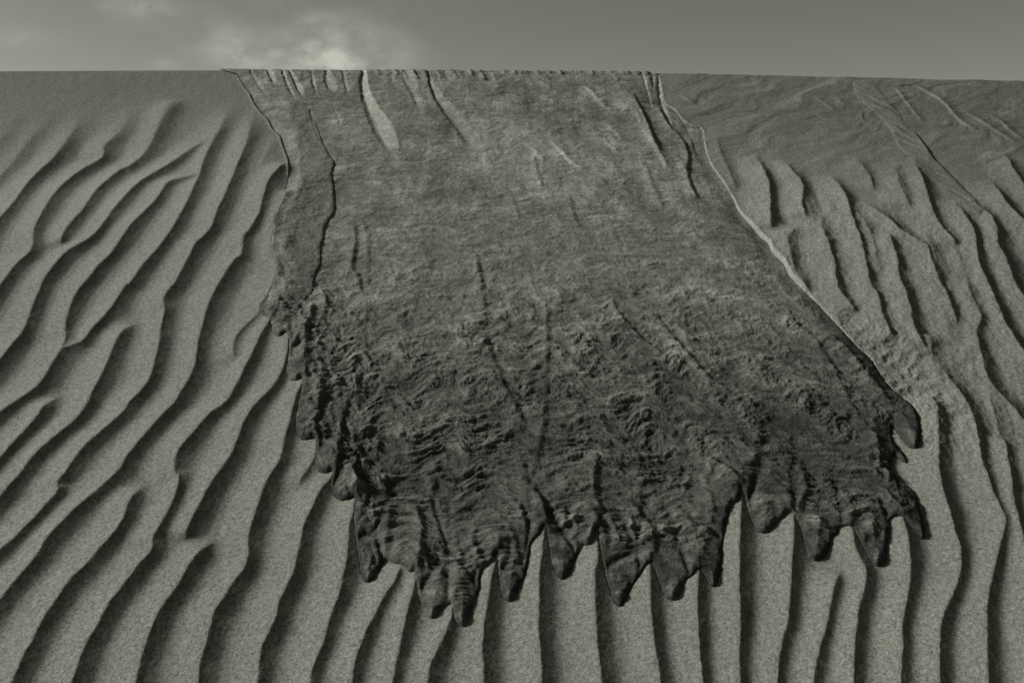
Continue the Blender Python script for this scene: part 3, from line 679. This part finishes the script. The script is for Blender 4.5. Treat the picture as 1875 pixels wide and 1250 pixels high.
# ------------------------------------------------------------------ albedo tones (sand minerals, pale and dark patches, some painted light and shade)
tone_d = 1.0 + .05 * fbm(S / .25, T / .3, 3, .5, 200) - .27 * msk_tr * (1 - .8 * sstep(-.05, .45, fbm(xr_ / .34 + perlin(S / .2, T / .2, 39), yr_ / .07 + perlin(S / .15, T / .15, 38), 3, .5, 201)))
tone_d = tone_d - .20 * np.exp(-((VV - rim_v(UU)) / 70.0) ** 2) * (1 - sstep(420, 600, UU))  # painted shade: tone darkens up to the rim at the left
tone_d = tone_d + .10 * blobs(UU, VV, [(1440, 335, 130, 60, 1, 20), (1780, 265, 60, 35, 1.4, 30), (1340, 300, 22, 30, 1.8, 0), (1410, 300, 30, 20, 1.8, 20), (1440, 400, 90, 90, .9, 0), (1600, 430, 110, 90, .6, 30)])
tone_s = (1.01 - .15 * sstep(300, 600, v) - .44 * sstep(500, 830, v) + .08 * sstep(900, 1000, v) - .08 * sstep(1250, 1550, u) * sstep(500, 700, v))
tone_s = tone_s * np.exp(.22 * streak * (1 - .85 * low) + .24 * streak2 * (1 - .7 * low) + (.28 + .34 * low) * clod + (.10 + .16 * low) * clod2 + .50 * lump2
                         + .10 * lump * low + .10 * down + .12 * arcp - .32 * crease) + facet_t  # darker along the creases between lobes
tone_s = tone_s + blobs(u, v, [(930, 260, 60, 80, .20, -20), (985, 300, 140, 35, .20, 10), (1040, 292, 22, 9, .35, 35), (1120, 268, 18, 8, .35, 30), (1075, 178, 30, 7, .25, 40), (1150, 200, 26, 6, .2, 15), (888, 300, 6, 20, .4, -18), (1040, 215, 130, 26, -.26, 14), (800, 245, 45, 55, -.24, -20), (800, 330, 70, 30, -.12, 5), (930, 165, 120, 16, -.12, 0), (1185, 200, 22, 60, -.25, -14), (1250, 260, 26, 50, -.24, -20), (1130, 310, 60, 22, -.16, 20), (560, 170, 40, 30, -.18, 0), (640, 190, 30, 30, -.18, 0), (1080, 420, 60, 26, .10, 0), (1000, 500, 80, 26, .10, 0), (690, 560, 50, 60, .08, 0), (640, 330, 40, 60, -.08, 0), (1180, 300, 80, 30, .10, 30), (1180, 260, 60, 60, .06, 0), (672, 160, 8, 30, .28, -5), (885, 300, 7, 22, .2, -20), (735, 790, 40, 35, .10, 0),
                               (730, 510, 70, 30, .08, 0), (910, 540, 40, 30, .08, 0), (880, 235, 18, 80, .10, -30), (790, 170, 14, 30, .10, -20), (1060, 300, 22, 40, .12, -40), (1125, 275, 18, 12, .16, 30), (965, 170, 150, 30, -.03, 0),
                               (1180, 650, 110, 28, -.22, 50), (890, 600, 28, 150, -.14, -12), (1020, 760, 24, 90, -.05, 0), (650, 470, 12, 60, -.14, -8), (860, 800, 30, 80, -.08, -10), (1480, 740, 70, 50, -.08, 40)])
tone_s = tone_s - .08 * (1 - sstep(.004, .045, dist)) * dep - .16 * (1 - sstep(.003, .014, dist)) * dep  # painted shade along the toe edges, countering their sunlit bevels
tone_s = tone_s * (1 - .30 * np.exp(-np.clip(dist, 0, None) / .07) * sstep(1330, 1450, u) * sstep(380, 450, v) * (1 - sstep(650, 720, v)))  # scarp shading painted along the inside of the right edge
tone_s = np.maximum(tone_s, .20)
tone_l = .74 + .12 * rr2 + .10 * fbm(s2 / .03, t2 / .03, 3, .5, 210) - .10 * sstep(440, 600, v2)
tone_r = .84 + .06 * fbm((s3 + t3 * .7) / .02, (t3 - s3 * .6) / .2, 3, .5, 211)

# ------------------------------------------------------------------ meshes
def world_pos(s, t, h):
    X = s
    Y = P0[1] + t * ET[1] + h * EN[1]
    Z = P0[2] + t * ET[2] + h * EN[2]
    Z = 0.5 * (Z + np.sqrt(Z * Z + .0064))
    return np.stack([X, Y, Z], -1)

def grid_mesh(name, P, keep, mat, tone):
    nr, nc = P.shape[:2]
    q = keep[:-1, :-1] & keep[1:, :-1] & keep[:-1, 1:] & keep[1:, 1:]
    used = np.zeros((nr, nc), bool)
    used[:-1, :-1] |= q; used[1:, :-1] |= q; used[:-1, 1:] |= q; used[1:, 1:] |= q
    idx = np.full((nr, nc), -1, np.int64); idx[used] = np.arange(used.sum())
    r, c = np.nonzero(q)
    f = np.stack([idx[r, c], idx[r + 1, c], idx[r + 1, c + 1], idx[r, c + 1]], -1).astype(np.int32)
    me = bpy.data.meshes.new(name)
    me.vertices.add(int(used.sum())); me.vertices.foreach_set('co', P[used].astype(np.float32).ravel())
    nf = len(f)
    me.loops.add(nf * 4); me.loops.foreach_set('vertex_index', f.ravel())
    me.polygons.add(nf); me.polygons.foreach_set('loop_start', np.arange(nf, dtype=np.int32) * 4)
    me.polygons.foreach_set('loop_total', np.full(nf, 4, np.int32))
    me.update(calc_edges=True)
    me.polygons.foreach_set('use_smooth', np.ones(nf, bool))
    at = me.attributes.new('tone', 'FLOAT', 'POINT'); at.data.foreach_set('value', tone[used].astype(np.float32).ravel())
    me.materials.append(mat)
    o = bpy.data.objects.new(name, me); scene.collection.objects.link(o)
    return o

def sand_material(name, col, grain=.30, bump=.35, patches=.0):
    m = bpy.data.materials.new(name); m.use_nodes = True
    nt = m.node_tree; b = nt.nodes['Principled BSDF']
    b.inputs['Roughness'].default_value = .95
    b.inputs['Specular IOR Level'].default_value = .08
    at = nt.nodes.new('ShaderNodeAttribute'); at.attribute_name = 'tone'
    tcn = nt.nodes.new('ShaderNodeTexCoord')
    def noise(scale, detail, rough=.5, lac=2.0):
        n = nt.nodes.new('ShaderNodeTexNoise'); n.inputs['Scale'].default_value = scale
        n.inputs['Detail'].default_value = detail; n.inputs['Roughness'].default_value = rough
        nt.links.new(tcn.outputs['Object'], n.inputs['Vector']); return n
    n1 = noise(330, 3.0, .75); n2 = noise(120, 3, .6); n3 = noise(800, 1, .5)
    # grains: mix of dark heavy minerals and pale quartz
    g1 = mathn(nt, 'MULTIPLY', mathn(nt, 'SUBTRACT', n1.outputs['Fac'], .5), grain * 4.2)
    g2 = mathn(nt, 'MULTIPLY', mathn(nt, 'SUBTRACT', n2.outputs['Fac'], .5), grain * 2.6)
    g3 = mathn(nt, 'MULTIPLY', mathn(nt, 'SUBTRACT', n3.outputs['Fac'], .5), grain * 2.6)
    sm = mathn(nt, 'ADD', mathn(nt, 'ADD', g1, g2), mathn(nt, 'ADD', g3, 1.0))
    # rare bright quartz grains
    vo = nt.nodes.new('ShaderNodeTexVoronoi'); vo.inputs['Scale'].default_value = 190
    nt.links.new(tcn.outputs['Object'], vo.inputs['Vector'])
    sp = nt.nodes.new('ShaderNodeSeparateColor'); nt.links.new(vo.outputs['Color'], sp.inputs[0])
    rare = mathn(nt, 'MULTIPLY', mathn(nt, 'GREATER_THAN', sp.outputs[0], .9955), mathn(nt, 'LESS_THAN', vo.outputs['Distance'], .32))
    sm2 = mathn(nt, 'ADD', sm, mathn(nt, 'MULTIPLY', rare, 1.0))
    val = mathn(nt, 'MAXIMUM', mathn(nt, 'MULTIPLY', sm2, at.outputs['Fac']), .05)
    mx = nt.nodes.new('ShaderNodeVectorMath'); mx.operation = 'SCALE'
    mx.inputs[0].default_value = col; nt.links.new(val, mx.inputs['Scale'])
    nt.links.new(mx.outputs[0], b.inputs['Base Color'])
    bp = nt.nodes.new('ShaderNodeBump'); bp.inputs['Strength'].default_value = bump; bp.inputs['Distance'].default_value = .0012
    nt.links.new(mathn(nt, 'ADD', n1.outputs['Fac'], mathn(nt, 'MULTIPLY', n2.outputs['Fac'], 1.5)), bp.inputs['Height'])
    nt.links.new(bp.outputs[0], b.inputs['Normal'])
    return m
COL = (.120, .120, .1045)
m_dune = sand_material('blown_sand', COL, .62, .45)
m_slide = sand_material('slipped_sand', COL, .62, .6)

# dune: the face grid, plus rows behind the brink and rows down to the flat
Pf = world_pos(S, T, Hd_new)
back = []
for dy in (.01, .03, .07, .15, .3, .6, 1.2, 2.5, 5, 9, 14):
    q = Pf[0].copy(); q[:, 1] += dy; q[:, 2] = np.maximum(q[:, 2] - dy * .21 - .35 * dy * dy / (dy + 6), -.05); back.append(q)
foot = []
last = Pf[-1]
tl = T[-1]
for k in (.1, .25, .45, .7, 1.0, 1.4, 2.0, 3.0, 5.0, 9.0):
    sF = S[-1] * (1 + .2 * k); foot.append(world_pos(sF, tl - k * .8, base[-1] * 0))
for q in foot[-3:]: q[:, 2] = np.maximum(q[:, 2] * 0 + .002, .0)
P = np.concatenate([np.stack(back[::-1]), Pf, np.stack(foot)], 0)
tn = np.concatenate([np.repeat(tone_d[:1], len(back), 0), tone_d, np.repeat(tone_d[-1:] * 0 + 1, len(foot), 0)], 0)
dune = grid_mesh('sand_dune', P, np.ones(P.shape[:2], bool), m_dune, tn)
dune['kind'] = 'structure'

def slide_obj(name, sl, h, dist, tone, lo):
    Pq = world_pos(S[sl], T[sl], h)
    return grid_mesh(name, Pq, dist > lo, m_slide, tone)
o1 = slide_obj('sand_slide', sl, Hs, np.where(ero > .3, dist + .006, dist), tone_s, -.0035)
o1['label'] = 'broad dark apron of slipped sand with scalloped toes spread down the middle of the dune'
o1['category'] = 'sand slide'
o2 = slide_obj('sand_slide', sl2, Hl, dist2, tone_l, -.003)
o2['label'] = 'narrow wrinkled tongue of sand lying over the left edge of the broad dark slide'
o2['category'] = 'sand slide'
o3 = slide_obj('sand_slide', sl3, Hr, dist3, tone_r, -.004)
o3['label'] = 'thin streak of slipped sand running diagonally down the upper right corner into the ripples'
o3['category'] = 'sand slide'
for o in (o1, o2, o3): o['group'] = 'sand slides on the dune face'

# flat desert floor round the dune
n = 41
g = np.sign(np.linspace(-1, 1, n)) * np.abs(np.linspace(-1, 1, n)) ** 3 * 600
gx, gy = np.meshgrid(g, g)
gz = -.06 + .25 * fbm(gx / 40, gy / 40, 2, .5, 300) * np.clip(np.hypot(gx, gy) / 60 - .5, 0, 1)
fl = grid_mesh('ground', np.stack([gx, -gy, gz], -1), np.ones((n, n), bool), m_dune, np.ones((n, n)))
fl['kind'] = 'structure'
